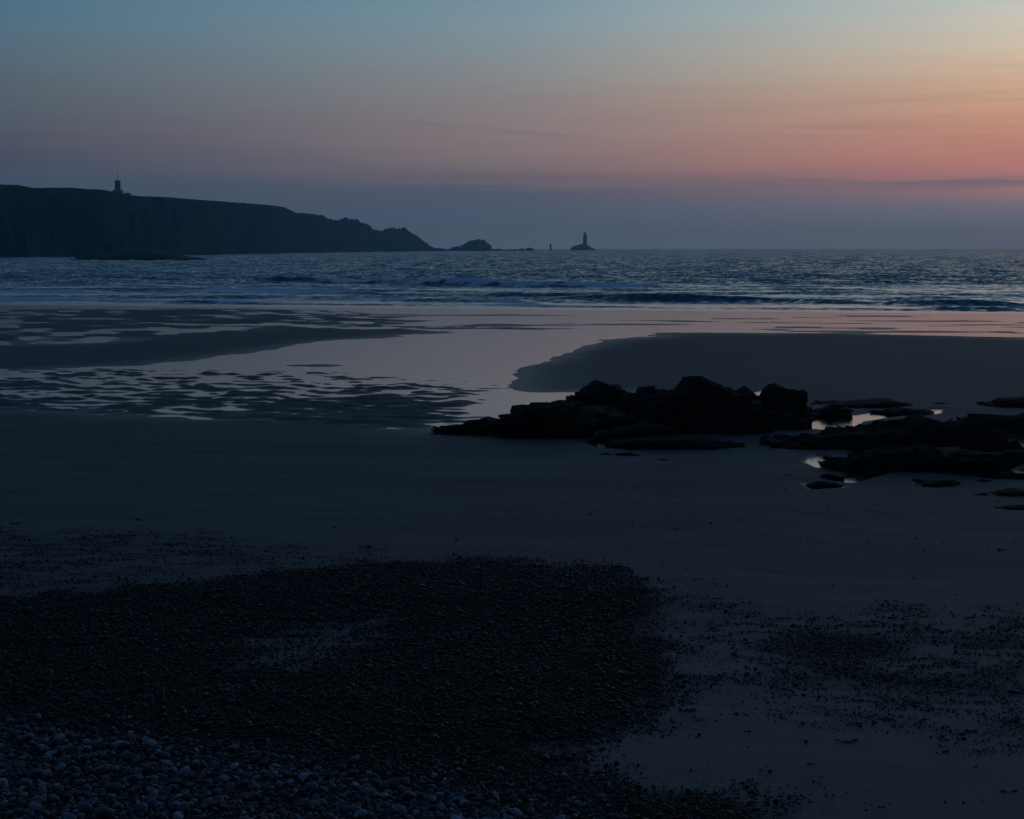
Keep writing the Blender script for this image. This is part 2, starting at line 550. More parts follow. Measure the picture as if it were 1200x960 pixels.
POOLS = [poly(p) for p in (
    [(938, 502), (942, 487), (955, 481), (985, 482), (1000, 488), (1046, 481), (1066, 486), (1010, 494), (990, 506)],
    [(1062, 486), (1098, 480), (1100, 484), (1070, 489)],
    [(1164, 524), (1170, 510), (1240, 510), (1240, 522)],
    [(944, 542), (960, 532), (975, 534), (985, 545), (965, 549)],
    [(978, 564), (1005, 551), (1040, 551), (1030, 556), (1000, 566)],
    [(580, 471), (605, 462), (665, 461), (690, 466), (680, 476), (600, 478)],
    [(512, 504), (525, 498), (530, 506), (518, 508)],
    [(562, 498), (580, 495), (582, 502), (566, 504)],
    [(690, 518), (712, 508), (745, 505), (770, 515), (740, 520), (700, 524)],
    [(735, 488), (765, 484), (775, 492), (745, 494)],
    [(1000, 530), (1045, 526), (1045, 534), (1005, 536)],
    [(940, 566), (946, 569), (990, 571), (950, 574)],
    [(1150, 556), (1215, 548), (1215, 556), (1160, 561)],
    [(1082, 566), (1092, 564), (1092, 570), (1080, 570)],
    [(885, 462), (900, 458), (902, 466), (886, 466)])]
SHINGLE = poly([(-500, 720), (0, 703), (100, 694), (230, 684), (350, 671), (430, 664), (600, 664), (730, 674), (772, 698), (788, 740), (786, 800), (772, 850),
                (700, 868), (640, 888), (672, 925), (830, 943), (920, 962), (1000, 1120), (0, 1250), (-500, 1250)])
SHINGLE_HOLE = poly([(286, 782), (305, 750), (360, 735), (440, 732), (452, 745), (400, 770), (340, 788)])
STRIP_LEFT = poly([(-300, 628), (0, 628), (150, 631), (330, 640), (430, 652), (380, 664), (200, 682), (0, 700), (-300, 712)])
PATCH_RIGHT = poly([(790, 735), (840, 716), (960, 722), (1200, 724), (1500, 720), (1500, 890), (1200, 868), (1050, 846), (900, 812), (800, 790)])
PATCH_CORE = poly([(900, 770), (930, 745), (1010, 738), (1060, 755), (1050, 790), (1150, 800), (1180, 815), (1050, 815), (930, 800)])
BANK = poly([(-400, 836), (0, 838), (100, 848), (180, 858), (250, 872), (360, 884), (440, 896), (600, 925), (700, 944), (800, 962), (850, 1100), (0, 1300), (-400, 1300)])


def sand_relief(X, Y):
    """height of the sand above the water table (m) and how sodden it is"""
    e1 = fbm2(X / 9, Y / 16, 4, 11)
    e2 = fbm2(X / 1.7, Y / 2.6, 3, 23)
    dry = np.maximum(np.maximum(sdf(BAR_RIGHT, X, Y), sdf(BAR_LEFT, X, Y)), sdf(FRONT, X, Y))
    d0 = 0.05 * np.tanh((dry + 1.6 * e1 * sstep(60, 110, Y) + 0.35 * e2) / 5.0) - 0.006
    off = Y - (196.0 - 0.28 * X)
    d = np.maximum(d0, -0.032)
    rip = sstep(-1.5, 2.5, sdf(RIPPLED, X, Y))
    cx = noise2(X / 40, Y / 40, 5) * 3
    wp = 1.5 * noise2(X / 2.4, Y / 7, 35) + 0.6 * noise2(X / 0.9, Y / 2.5, 36)
    r1 = 0.55 * np.sin(2 * math.pi * (Y + wp + cx + 0.12 * X) / 1.75) + 0.75 * fbm2((X + 0.25 * Y) / 0.8, Y / 1.0, 3, 31, 0.5)
    r0 = fbm2(X / 7.0, Y / 9.0, 2, 33)
    d = d + rip * (0.036 + 0.085 * r1 + 0.04 * r0)
    r2 = fbm2(X / 2.4 + 0.1 * Y, Y / 3.6, 4, 41) + 0.5 * fbm2(X / 18, Y / 20, 2, 42)
    up = sstep(-4, 8, sdf(UPPER_L, X, Y))
    d = d + up * (0.043 + 0.05 * r2)
    # thin crests in the open channel
    ch = (1 - rip) * (1 - up)
    r3 = fbm2(X / 5.0, Y / 4.5, 4, 57)
    d = d + ch * 0.11 * np.maximum(0, r3 - 0.48) * sstep(70, 100, Y) * (1 - sstep(-9, -4, dry)) * (1 - sstep(-70, -40, off))
    shore = sstep(-85, -40, off) * (1 - sstep(-10, -4, off)) * (1 - up) * (dry < 2)
    d = d + shore * (0.021 + 0.022 * fbm2(X / 12.0, Y / 5.0, 5, 47))
    for P in POOLS:
        s = sdf(P, X, Y)
        d = np.where(s > -1.2, np.minimum(d, -0.075 * np.tanh((s + 0.14 + 0.12 * e2) / 0.3) ), d)
    return np.clip(d, -0.07, 0.09)


def build_beach():
    ys = [-6.0]
    while ys[-1] < 262:
        y = ys[-1]
        ys.append(y + (0.12 if y < 16 else 0.16 if y < 34 else 0.0042 * max(y, 40)))
    ys = np.array(ys)
    u = np.concatenate([np.linspace(-2.6, -0.50, 60)[:-1], np.linspace(-0.50, 0.50, 600), np.linspace(0.50, 2.6, 60)[1:]])
    Y, U = np.meshgrid(ys, u, indexing='ij')
    X = U * (Y + 12)
    d = sand_relief(X, Y)
    far = sstep(18, 30, Y)
    small = 0.012 * fbm2(X / 0.9, Y / 0.7, 4, 71) + 0.035 * fbm2(X / 9, Y / 4, 3, 77)
    small = np.maximum(small, -0.022)
    keep = sstep(0.028, 0.042, d) * (1 - sstep(60, 75, Y))
    Z = ground(X, Y) + d + small * keep
    wet = 1 - sstep(0.0, 0.035, d)
    sh = sdf(SHINGLE, X, Y) + 0.25 * fbm2(X / 0.8, Y / 0.8, 3, 5)
    ho = sdf(SHINGLE_HOLE, X, Y) + 0.15 * fbm2(X / 0.6, Y / 0.6, 3, 6)
    grit = sstep(-0.1, 0.5, sh) * (1 - sstep(-0.45, 0.4, ho + 0.35 * fbm2(X / 0.7, Y / 0.25, 3, 45)))
    grit = np.maximum(grit, 0.8 * sstep(-0.2, 0.7, sdf(PATCH_CORE, X, Y) + 0.3 * fbm2(X / 0.7, Y / 0.7, 3, 8)))
    dryer = np.clip(0.75 * (1 - sstep(18.5, 34, Y + 0.15 * X + 3 * fbm2(X / 6, Y / 6, 3, 66))) * sstep(-9, 4, X), 0, 1)
    me = grid_mesh('beach_sand', X, Y, Z, {'wet': wet, 'grit': grit, 'dry': dryer})
    o = link('beach_sand', me, M_SAND)
    tag(o, 'smooth damp dark sand beach sloping down to the sea', 'beach', kind='structure')
    # sheet of water lying in the channel and pools (the level the sand relief is measured from)
    gx, gy = np.meshgrid(np.linspace(-420, 420, 2), np.array([38.0, 222.0]), indexing='xy')
    me = grid_mesh('tidal_water', gx, gy, base(gx, gy))
    o = link('tidal_water', me, M_FILM)
    tag(o, 'shallow tidal water lying in channel and pools on sand', 'tidal water', kind='structure')


build_beach()

# ------------------------------------------------------------------ sea
BREAKERS = [  # (crest points in pixels x,y ; height m ; front width m ; foam 0..1)
    ([(255, 331), (330, 331), (420, 332.5), (500, 334), (600, 335.5), (700, 337), (800, 338)], 0.95, 3.2, 0.75),
    ([(-60, 325), (60, 326), (150, 327.5), (230, 329)], 0.6, 3.0, 0.0),
    ([(100, 336), (160, 337.5), (225, 338.5)], 0.55, 3.0, 0.15),
    ([(-60, 344), (40, 344), (110, 345)], 0.4, 2.5, 0.3),
    ([(200, 340), (300, 341), (380, 343), (450, 346)], 0.5, 3.0, 0.8),
    ([(380, 352), (460, 352.5), (560, 355), (650, 357)], 0.38, 2.5, 0.5),
    ([(560, 346), (640, 347), (700, 348)], 0.35, 2.5, 0.3),
    ([(640, 350), (760, 352.5), (900, 354.5), (1050, 357.5), (1260, 360)], 0.6, 3.0, 0.7),
    ([(860, 329), (960, 330), (1100, 332)], 0.35, 4.0, 0.0),
    ([(1120, 343), (1180, 344), (1260, 345)], 0.35, 3.0, 0.1),
    ([(1080, 362.5), (1140, 363.5), (1260, 365)], 0.22, 2.0, 0.3),
    ([(-60, 353), (60, 353.5), (200, 355), (330, 357)], 0.3, 2.2, 0.5),
]


def build_sea():
    ys = [150.0]
    while ys[-1] < 9600:
        y = ys[-1]
        ys.append(y + (0.8 if y < 430 else 0.8 + (y - 430) * 0.0125))
    ys = np.array(ys)
    u = np.concatenate([np.linspace(-1.3, -0.40, 40)[:-1], np.linspace(-0.40, 0.40, 760), np.linspace(0.40, 1.3, 40)[1:]])
    Y, U = np.meshgrid(ys, u, indexing='ij')
    X = U * Y
    row = np.arange(len(ys))[:, None] * np.ones_like(X)
    off = Y - (196.0 - 0.28 * X)                     # metres out from the water's edge
    amp = sstep(2, 60, off)
    # wind chop, coarser where the mesh is coarser
    chop = 0.13 * noise2(U * 200, row * 0.55, 3) + 0.10 * noise2(U * 420, row * 0.8, 4)
    near = 1 - sstep(350, 900, Y)
    chop = chop * (1 - near) * 2.6 + near * ((0.07 + 0.08 * sstep(120, 260, off)) * fbm2(X / 4.2, Y / 2.2, 3, 9) + 0.05 * fbm2(X / 1.0, Y / 0.9, 2, 19))
    swell = 0.16 * noise2(X / 60, Y / 17, 12) + 0.10 * noise2(X / 24, Y / 9, 13)
    Z = amp * (chop + swell * (1 - sstep(900, 2500, Y)))
    foam = np.zeros_like(Z) - 0.12
    fz = fbm2(X / 14, Y / 8, 4, 61)
    fz2 = fbm2(X / 3.5, Y / 2.5, 3, 62)
    surf = sstep(0, 12, off) * (1 - sstep(110, 190, off))
    foam = foam + surf * (0.12 + 0.22 * fz)          # old foam drifting in the surf
    for pts, h, wf, fm in BREAKERS:
        P = np.array([at_z(px, py, 0.0) for px, py in pts])
        order = np.argsort(P[:, 0]); P = P[order]
        cy = np.interp(X, P[:, 0], P[:, 1])
        xa, xb = P[0, 0], P[-1, 0]
        span = (xb - xa)
        along = sstep(xa - 0.02 * span, xa + 0.18 * span, X) * (1 - sstep(xb - 0.18 * span, xb + 0.02 * span, X))
        hh = 1.25 * h * along * (0.75 + 0.45 * noise2(X / 11 + h * 7, np.zeros_like(X) + h, 81) + 0.2 * noise2(X / 3.5, np.zeros_like(X) + h, 82))
        s = Y - (cy + wf + 1.6 * noise2(X / 15, np.zeros_like(X) + h * 3, 83))          # >0 seaward (back of the wave)
        prof = np.where(s < 0, np.exp(-(s / wf) ** 2 * 1.6), np.exp(-(s / (wf * 3.2)) ** 2))
        Z = np.maximum(Z, Z * (1 - prof) + np.maximum(hh, 0) * prof)
        Z = Z - 0.12 * np.maximum(hh, 0) * np.exp(-((s + 2.6 * wf) / wf) ** 2)
        if fm > 0:
            brk = sstep(0.1, 0.5, noise2(X / 17 + 5 * h, np.zeros_like(X) + 2 * h, 91) + fm - 0.35)
            onface = np.exp(-((s + 0.1 * wf) / (0.9 * wf)) ** 2)
            foam = foam + brk * along * onface * (0.62 + 0.25 * fz2)
            trail = np.exp(-((s + 3.5 * wf) / (3.0 * wf)) ** 2)
            foam = foam + brk * along * trail * 0.22 * (1 + fz2)
        else:
            foam = foam - 0.3 * prof * along
    # last thin tongue of the swash
    edge = off + 1.5 * noise2(X / 20, np.zeros_like(X), 95) + 0.5 * noise2(X / 5, np.zeros_like(X), 96)
    foam = foam + 0.35 * np.exp(-((edge - 16) / 2.5) ** 2) - 0.4 * (1 - sstep(6, 10, edge))
    foam = foam + 0.85 * np.exp(-((edge - 1.2) / 1.3) ** 2)
    for k, (o_, w_) in enumerate(((27, 4.0), (46, 4.5), (72, 6.0), (104, 7.0))):
        line = off - o_ - 7 * noise2(X / 45, np.zeros_like(X) + k, 103) - 2.5 * noise2(X / 11, np.zeros_like(X) + k, 104)
        foam = foam + 0.62 * np.exp(-(line / w_) ** 2) * sstep(-0.35, 0.35, noise2(X / 28, np.zeros_like(X) + 3.3 * k, 105)) * (0.8 + 0.5 * fz2)
    calm = 0.96 * (1 - sstep(6, 11, edge)) + 0.5 * np.exp(-((edge - 21) / 3) ** 2)
    calm = np.clip(calm + 0.75 * surf * sstep(0.0, 0.5, noise2(X / 34, Y / 7.5, 97) + 0.4 * noise2(X / 9, Y / 4, 98)), 0, 0.96)
    # surf on the foot of the headland
    hx, hy = at_z(46, 302.5, 0)
    foam = foam + 0.9 * np.exp(-((X - hx) / 6) ** 2 - ((Y - hy) / 25) ** 2)
    Z = np.where(off < 0, 0.012 * off, Z)
    me = grid_mesh('sea', X, Y, Z, {'foam': foam, 'calm': calm})
    tag(link('sea', me, M_SEA), 'dark blue sea with low breaking waves', 'sea', kind='structure')


build_sea()

# ------------------------------------------------------------------ headland
def build_headland():
    sil = [(-900, 150), (-500, 190), (-200, 208), (0, 216), (27, 217), (45, 220.2), (90, 220), (105, 221.5), (125, 222.3), (135, 224.2), (145, 227.3), (158, 229.3), (200, 231),
           (213, 232.2), (240, 234.3), (290, 238), (320, 240.6), (335, 242.5), (350, 249.5), (378, 252), (388, 254.5), (398, 258), (404, 256.5), (410, 255.5), (420, 257),
           (426, 262), (434, 266), (440, 269), (447, 269), (460, 266.8), (466, 265.6), (475, 268), (482, 273), (490, 276), (496, 280), (501, 284), (505, 288.5), (509, 291.5)]
    px = np.concatenate([np.linspace(-900, 0, 90)[:-1], np.linspace(0, 330, 330)[:-1], np.linspace(330, 509, 360)])
    sy = np.interp(px, [p[0] for p in sil], [p[1] for p in sil])
    rd = np.interp(px, [-900, -400, 0, 140, 320, 400, 470, 509], [820, 1150, 1600, 1800, 2500, 2950, 3350, 3500])
    cd = np.interp(px, [-900, -400, 0, 120, 240, 320, 400, 470, 509], [380, 760, 1250, 1400, 1650, 2100, 2720, 3200, 3450])
    tip = sstep(325, 400, px)
    jag = 2.6 * tip * (0.8 * noise2(px / 9.0, px * 0, 3) + 0.45 * np.abs(noise2(px / 3.7, px * 0 + 2, 8)) + 0.4 * noise2(px / 1.7, px * 0, 4) - 0.2) + 0.25 * noise2(px / 4.0, px * 0, 5)
    sy = sy - jag * (px > 0)
    dxr = (px - 600) / F
    s_list = np.concatenate([np.linspace(-0.06, 0.45, 46)[:-1], np.linspace(0.45, 1.0, 34)[:-1], np.linspace(1.0, 1.12, 6)[:-1], np.linspace(1.12, 3.0, 12)])
    X, Y, Z = [], [], []
    for s in s_list:
        wob = 60 * fbm2(px / 30.0, px * 0 + 5.0 * s, 4, 7) * (1 - sstep(0.5, 1.0, np.array(s))) * (0.35 + 0.65 * sstep(0, 80, px + 100))
        D = cd + (rd - cd) * s + wob * (0.5 if s < 1 else 0)
        # height of the ridge from its line of sight
        dz = -(sy - 480) / F
        tz = (dz * CP - SP) / (CP + dz * SP)
        zr = CAM_Z + tz * rd
        if s <= 1.0:
            prof = 0.50 * sstep(-0.03, 0.28, np.array(s)) + 0.50 * (1 - (1 - np.clip(s, 0, 1)) ** 1.7)
            prof = prof + tip * (0.25 * s * (1 - s))
            z = zr * prof
            m = sstep(-0.02, 0.12, np.array(s)) * (1 - sstep(0.72, 0.98, np.array(s)))
            z = z + m * (7.0 + 5 * tip) * fbm2(px / 17.0, px * 0 + s * 13.0, 5, 15, 0.55) * np.clip(zr / 50, 0.1, 1)
            z = np.minimum(z, CAM_Z + (zr - CAM_Z) * (D / rd) - 0.6 * (1 - s))    # nothing in front overtops the ridge line
            z = np.where(s < 0.0, -4 + z * 0.1, z)
        else:
            z = zr * (1 - sstep(1.0, 3.0, np.array(s))) - 6 * sstep(1.5, 3.0, np.array(s))
        cx = dxr * D / (CP)
        X.append(cx); Y.append(D); Z.append(z)
    X, Y, Z = map(np.array, (X, Y, Z))
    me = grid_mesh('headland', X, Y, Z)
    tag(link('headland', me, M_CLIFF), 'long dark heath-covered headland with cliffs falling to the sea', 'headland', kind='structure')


build_headland()


# ------------------------------------------------------------------ rocks
def ico(sub):
    bm = bmesh.new(); bmesh.ops.create_icosphere(bm, subdivisions=sub, radius=1.0)
    v = np.array([p.co[:] for p in bm.verts]); f = [[q.index for q in fc.verts] for fc in bm.faces]
    bm.free()
    return v, np.array(f)


ICO = {k: ico(k) for k in (2, 3, 4, 5)}


def mesh_from(name, v, f, smooth=True):
    me = bpy.data.meshes.new(name)
    me.vertices.add(len(v)); me.vertices.foreach_set('co', np.asarray(v, np.float32).ravel())
    f = np.asarray(f, np.int32); k = f.shape[1]
    me.loops.add(f.size); me.loops.foreach_set('vertex_index', f.ravel())
    me.polygons.add(len(f)); me.polygons.foreach_set('loop_start', np.arange(0, f.size, k, dtype=np.int32))
    me.polygons.foreach_set('use_smooth', np.full(len(f), smooth))
    me.update(calc_edges=True)
    return me


def rock_mesh(name, hx, hy, h, seed, sub=4, lump=0.4, box=0.65, peaks=None, lumpsize=0.5):
    """craggy boulder, half sizes hx, hy, height h above its base, sunk a little"""
    v, f = ICO[sub]
    p = np.sign(v) * np.abs(v) ** box
    p = p / np.max(np.abs(p), axis=0)
    x, y, z = p[:, 0] * hx, p[:, 1] * hy, p[:, 2] * h
    sx = lumpsize
    o = seed * 13.7
    n1 = fbm3(x / (hx * 0.7) + o, y / (hx * 0.7), z / (hx * 0.5), 3, seed)
    n2 = np.abs(fbm3(x / sx + o, y / sx, z / sx, 3, seed + 9))
    n3 = fbm3(x / (sx * 0.45), y / (sx * 0.45) + o, z / (sx * 0.45), 4, seed + 19, 0.6)
    k = 1 + lump * 0.16 * n1 + lump * (0.75 * n2 - 0.25) * min(1, sx / max(hx, h) * 1.6) + lump * 0.18 * n3 * min(1, sx / hx)
    x, y = x * k, y * k
    top = np.clip(z / h, -1, 1)
    env = 1.0
    if peaks is not None:
        env = np.interp(x / hx, [q[0] for q in peaks], [q[1] for q in peaks])
    zz = np.where(z > 0, z * env * (1 + 0.12 * lump * n1), z * 0.35)
    zz = zz + lump * np.where(z > 0, 1, 0.2) * np.minimum(sx, h * 0.6) * (0.62 * (n2 - 0.3) + 0.26 * n3)
    zz = np.maximum(zz, -0.25 * h - 0.1)
    return mesh_from(name, np.stack([x, y, zz], -1), f)


def beach_rock(name, label, x0, x1, ybase, h, depth, seed, group, peaks=None, sub=4, lump=1.0, box=0.56, ls=0.36, cat='rock'):
    cx, cy = at((x0 + x1) / 2, ybase)
    hx = (x1 - x0) / 2 * cy / F
    me = rock_mesh(name, hx, depth / 2, h, seed, sub, lump, box, peaks, ls)
    o = link(name, me, M_ROCK)
    cy2 = cy + depth / 2
    o.location = (cx * cy2 / cy, cy2, float(ground(cx, cy2)) + 0.02)
    return tag(o, label, cat, group)


GL = 'rocks of the large outcrop in mid beach'
GR = 'low rocks of the right-hand outcrop'
GS = 'small rocks lying alone on the sand'
ROCKS = [
    # name, label, x0, x1, ybase, h, depth, group, peaks
    ('boulder', 'largest black boulder with rounded peak, centre of the big beach outcrop', 752, 905, 512, 1.50, 2.6, GL, [(-1, .55), (-.75, .78), (-.45, .82), (-.2, 1.06), (.05, .98), (.3, .84), (.6, .72), (.85, .55), (1, .45)], 5),
    ('boulder', 'steep black knob at the right end of the big outcrop', 888, 946, 503, 1.22, 1.5, GL, [(-1, .6), (-.7, .95), (-.3, 1.05), (.2, .9), (.7, .85), (1, .6)], 4),
    ('boulder', 'humped black rock at the back left of the big outcrop', 672, 742, 482, 0.90, 1.8, GL, [(-1, .5), (-.3, 1.0), (0, .95), (.5, .7), (1, .6)], 4),
    ('boulder', 'small black hump between the left hump and the largest boulder', 728, 784, 490, 0.92, 1.6, GL, [(-1, .6), (0, 1), (1, .8)], 4),
    ('boulder', 'broad low black rock in the left half of the big outcrop', 578, 690, 516, 0.78, 2.6, GL, [(-1, .4), (-.6, .75), (-.3, .95), (.2, 1), (.7, .9), (1, .7)], 5),
    ('boulder', 'dark block on the right flank of the broad low rock', 640, 740, 506, 0.62, 2.4, GL, [(-1, .7), (0, 1), (.6, .75), (1, .4)], 4),
    ('rock', 'leftmost low tail of the big outcrop beside bright puddles', 516, 592, 511, 0.36, 1.7, GL, [(-1, .2), (-.4, .6), (.4, .9), (1, 1)], 4),
    ('rock', 'thin black shelf in front of the largest boulder', 700, 884, 529, 0.24, 1.6, GL, [(-1, .4), (-.4, .9), (.3, 1), (.8, .6), (1, .2)], 4),
    ('rock', 'low weed-covered block at the foot of the largest boulder', 700, 790, 519, 0.42, 1.8, GL, [(-1, .3), (0, .8), (.6, 1), (1, .9)], 4),
    ('rock', 'low black block under the right knob of the big outcrop', 830, 946, 506, 0.48, 1.8, GL, [(-1, .8), (0, 1), (1, .9)], 4),
    ('boulder', 'black shoulder rock on the left flank of the largest boulder', 742, 826, 506, 1.12, 1.8, GL, [(-1, .6), (-.5, .9), (0, 1), (1, 1)], 4),
    ('boulder', 'black shoulder rock joining the largest boulder to the right knob', 832, 912, 505, 1.05, 1.8, GL, [(-1, 1.1), (0, 1), (.5, .85), (1, .75)], 4),
    ('rock', 'small block in the middle of the wet glints before the largest boulder', 752, 800, 498, 0.30, 1.0, GL, [(-1, .5), (0, 1), (1, .5)], 4),
    ('rock', 'rough block in the gap below the left hump', 690, 732, 496, 0.40, 1.4, GL, [(-1, .8), (0, 1), (1, .5)], 4),
    # right-hand outcrop
    ('rock', 'rounded black rock behind the brightest pool', 952, 998, 491, 0.34, 1.5, GR, [(-1, .3), (-.4, .8), (.2, 1), (1, .6)], 4),
    ('rock', 'flat black rock farthest up the beach in the right outcrop', 958, 1062, 480, 0.20, 3.0, GR, [(-1, .2), (0, .7), (.6, 1), (1, .5)], 4),
    ('rock', 'small flat rock just right of the brightest pool', 1028, 1090, 487, 0.16, 1.4, GR, [(-1, .4), (0, 1), (1, .3)], 4),
    ('rock', 'flat dark rock cut by the right edge of the picture, highest up', 1150, 1245, 479, 0.27, 1.8, GR, [(-1, .2), (-.4, .9), (.4, 1), (1, .6)], 4),
    ('rock', 'broad black shelf in front of the brightest pool', 906, 1085, 529, 0.50, 2.4, GR, [(-1, .12), (-.75, .25), (-.5, .4), (-.1, .55), (.4, .85), (1, .85)], 5),
    ('rock', 'widest black shelf at the right edge of the picture', 1040, 1168, 530, 0.62, 2.6, GR, [(-1, .6), (-.5, .85), (0, .8), (.6, 1), (1, .9)], 5),
    ('rock', 'black ledge behind the small pool at the right edge', 1112, 1240, 509, 0.50, 1.6, GR, [(-1, .6), (0, .9), (.6, 1), (1, .9)], 4),
    ('rock', 'rough ridge rising in the middle of the right outcrop', 1000, 1120, 519, 0.62, 1.8, GR, [(-1, .5), (-.3, .8), (.3, 1), (1, .7)], 4),
    ('rock', 'front shelf with wet glints in the right outcrop', 972, 1112, 556, 0.46, 2.0, GR, [(-1, .3), (-.5, .6), (0, .9), (.6, 1), (1, .8)], 5),
    ('rock', 'front shelf right of the glinting one, cut off by picture edge', 1082, 1180, 558, 0.44, 2.2, GR, [(-1, .9), (0, 1), (.6, .8), (1, .5)], 4),
    ('rock', 'low rock below the small pool at the right edge', 1140, 1240, 545, 0.26, 1.3, GR, [(-1, .4), (0, .9), (1, 1)], 4),
    ('rock', 'low ledge left of the small bright crescent puddle', 905, 958, 529, 0.12, 1.1, GR, [(-1, .4), (0, 1), (1, .8)], 4),
]
SMALL = [
    ('lens-shaped rock nearest the camera at the right edge', 1172, 1222, 599, .06),
    ('thin dark rock lying alone in front of the big outcrop', 722, 746, 535, .06),
    ('tiny dark rock left of the thin one before the big outcrop', 704, 718, 534, .04),
    ('low elongated rock with a bright puddle at its left tip', 945, 986, 572, .09),
    ('small rounded rock just above the elongated one', 958, 984, 563, .12),
    ('flat pebble-like rock left of the rounded small one', 910, 938, 561, .05),
    ('tiny flat rock between the rounded small rock and flat one', 944, 958, 562, .04),
    ('small rock on the curved puddle before the front shelf', 1008, 1038, 559, .08),
    ('lens-shaped rock alone on the sand below the front shelf', 1086, 1128, 571, .10),
    ('tiny rock left of the lens-shaped one below the shelf', 1066, 1082, 565, .05),
    ('small flat rock below the right shelf with a glint above', 1140, 1164, 567, .07),
    ('low dark rock at the right edge below the puddle', 1160, 1212, 564, .17),
    ('long low rock at the right edge, second from nearest', 1158, 1222, 583, .10),
    ('tiny rock at the left tip of the long low one', 1146, 1160, 582, .05),
    ('thin dark stone far up the sand between outcrops', 1090, 1112, 475, .07),
    ('thin dark stone on the sand beside the right knob', 948, 958, 483, .06),
    ('tiny stone before the front of the thin shelf', 766, 788, 541, .03),
]
for i, (nm, lb, x0, x1, yb, h, dp, g, pk, sub) in enumerate(ROCKS):
    beach_rock(nm, lb, x0, x1, yb, h, dp, 100 + i * 7, g, pk, sub, cat='boulder' if nm == 'boulder' else 'rock')
for i, (lb, x0, x1, yb, h) in enumerate(SMALL):
    beach_rock('small_rock', lb, x0, x1, yb, h, (x1 - x0) * 0.012, 400 + i * 5, GS, [(-1, .3), (-.2, 1), (.5, .8), (1, .3)], 3, 0.8, 0.8, 0.25, 'rock')


def sea_rock(name, label, x0, x1, ytop, D, depth, seed, peaks=None, group=None, lump=1.1, ls=None, box=0.75):
    xm, _, _ = at_d((x0 + x1) / 2, 292, D)
    hx = (x1 - x0) / 2 * D / F
    h = at_d(600, ytop, D)[2]
    me = rock_mesh(name, hx, depth / 2, h, seed, 4, lump, box, peaks, ls or h * 0.5)
    o = link(name, me, M_FARROCK); o.location = (xm, D, -0.3)
    return tag(o, label, 'rock', group)


sea_rock('rocky_point', 'low black rocky point before the foot of the headland', 78, 245, 293.5, 1010, 60, 501, [(-1, .15), (-.6, .5), (0, .85), (.3, 1), (.6, .5), (1, .15)], lump=0.5, ls=6)
GI = 'rocks strung out from the tip of the headland'
sea_rock('sea_stack', 'largest humped sea rock off the tip of the headland', 539, 577, 281.5, 3700, 60, 511, [(-1, .25), (-.75, .55), (-.45, .9), (-.1, .95), (.15, 1.05), (.45, .95), (.65, .9), (.8, .4), (1, .15)], GI, 1.3, 9)
sea_rock('sea_stack', 'low rock between headland tip and the largest sea rock', 522, 542, 288.5, 3650, 40, 521, [(-1, .3), (0, .7), (.4, 1), (1, .4)], GI)
sea_rock('sea_stack', 'lowest rock touching the tip of the headland', 503, 526, 290.0, 3560, 40, 523, [(-1, 1), (0, .7), (1, .4)], GI)
sea_rock('sea_stack', 'flat reef just right of the largest sea rock', 574, 594, 292.0, 3900, 40, 525, [(-1, .6), (0, 1), (1, .4)], GI)
sea_rock('sea_stack', 'tiny reef left of the pair before the beacon tower', 596, 606, 292.3, 4000, 25, 527, None, GI)
sea_rock('sea_stack', 'left one of two tiny rocks left of the beacon tower', 608, 615, 291.4, 4100, 20, 529, None, GI)
sea_rock('sea_stack', 'right one of two tiny rocks left of the beacon tower', 617, 624, 290.8, 4100, 20, 531, None, GI)


# ------------------------------------------------------------------ towers
def lathe(name, prof, n=24, sq=None):
    """surface of revolution; sq>0 makes the section a rounded square"""
    a = np.linspace(0, 2 * math.pi, n, endpoint=False) + math.pi / n
    v, f = [], []
    for r, z in prof:
        for t in a:
            k = 1.0
            if sq: k = min(1 / max(abs(math.cos(t)), abs(math.sin(t))), sq)
            v.append((r * k * math.cos(t), r * k * math.sin(t), z))
    m = len(prof)
    for j in range(m - 1):
        for i in range(n):
            i2 = (i + 1) % n
            f.append((j * n + i, j * n + i2, (j + 1) * n + i2, (j + 1) * n + i))
    f.append(tuple(range(n))[::-1]); f.append(tuple((m - 1) * n + i for i in range(n)))
    me = bpy.data.meshes.new(name); me.from_pydata(v, [], f); me.update()
    return me


def box_mesh(name, sx, sy, sz, bevel=0.05):
    bm = bmesh.new(); bmesh.ops.create_cube(bm, size=1.0)
    for p in bm.verts: p.co = (p.co.x * sx, p.co.y * sy, (p.co.z + 0.5) * sz)
    if bevel: bmesh.ops.bevel(bm, geom=bm.edges[:], offset=bevel, segments=1, affect='EDGES')
    me = bpy.data.meshes.new(name); bm.to_mesh(me); bm.free()
    return me


def part(name, me, mat, parent, loc=(0, 0, 0), rz=0):
    o = link(name, me, mat, parent); o.location = loc; o.rotation_euler = (0, 0, rz)
    return o


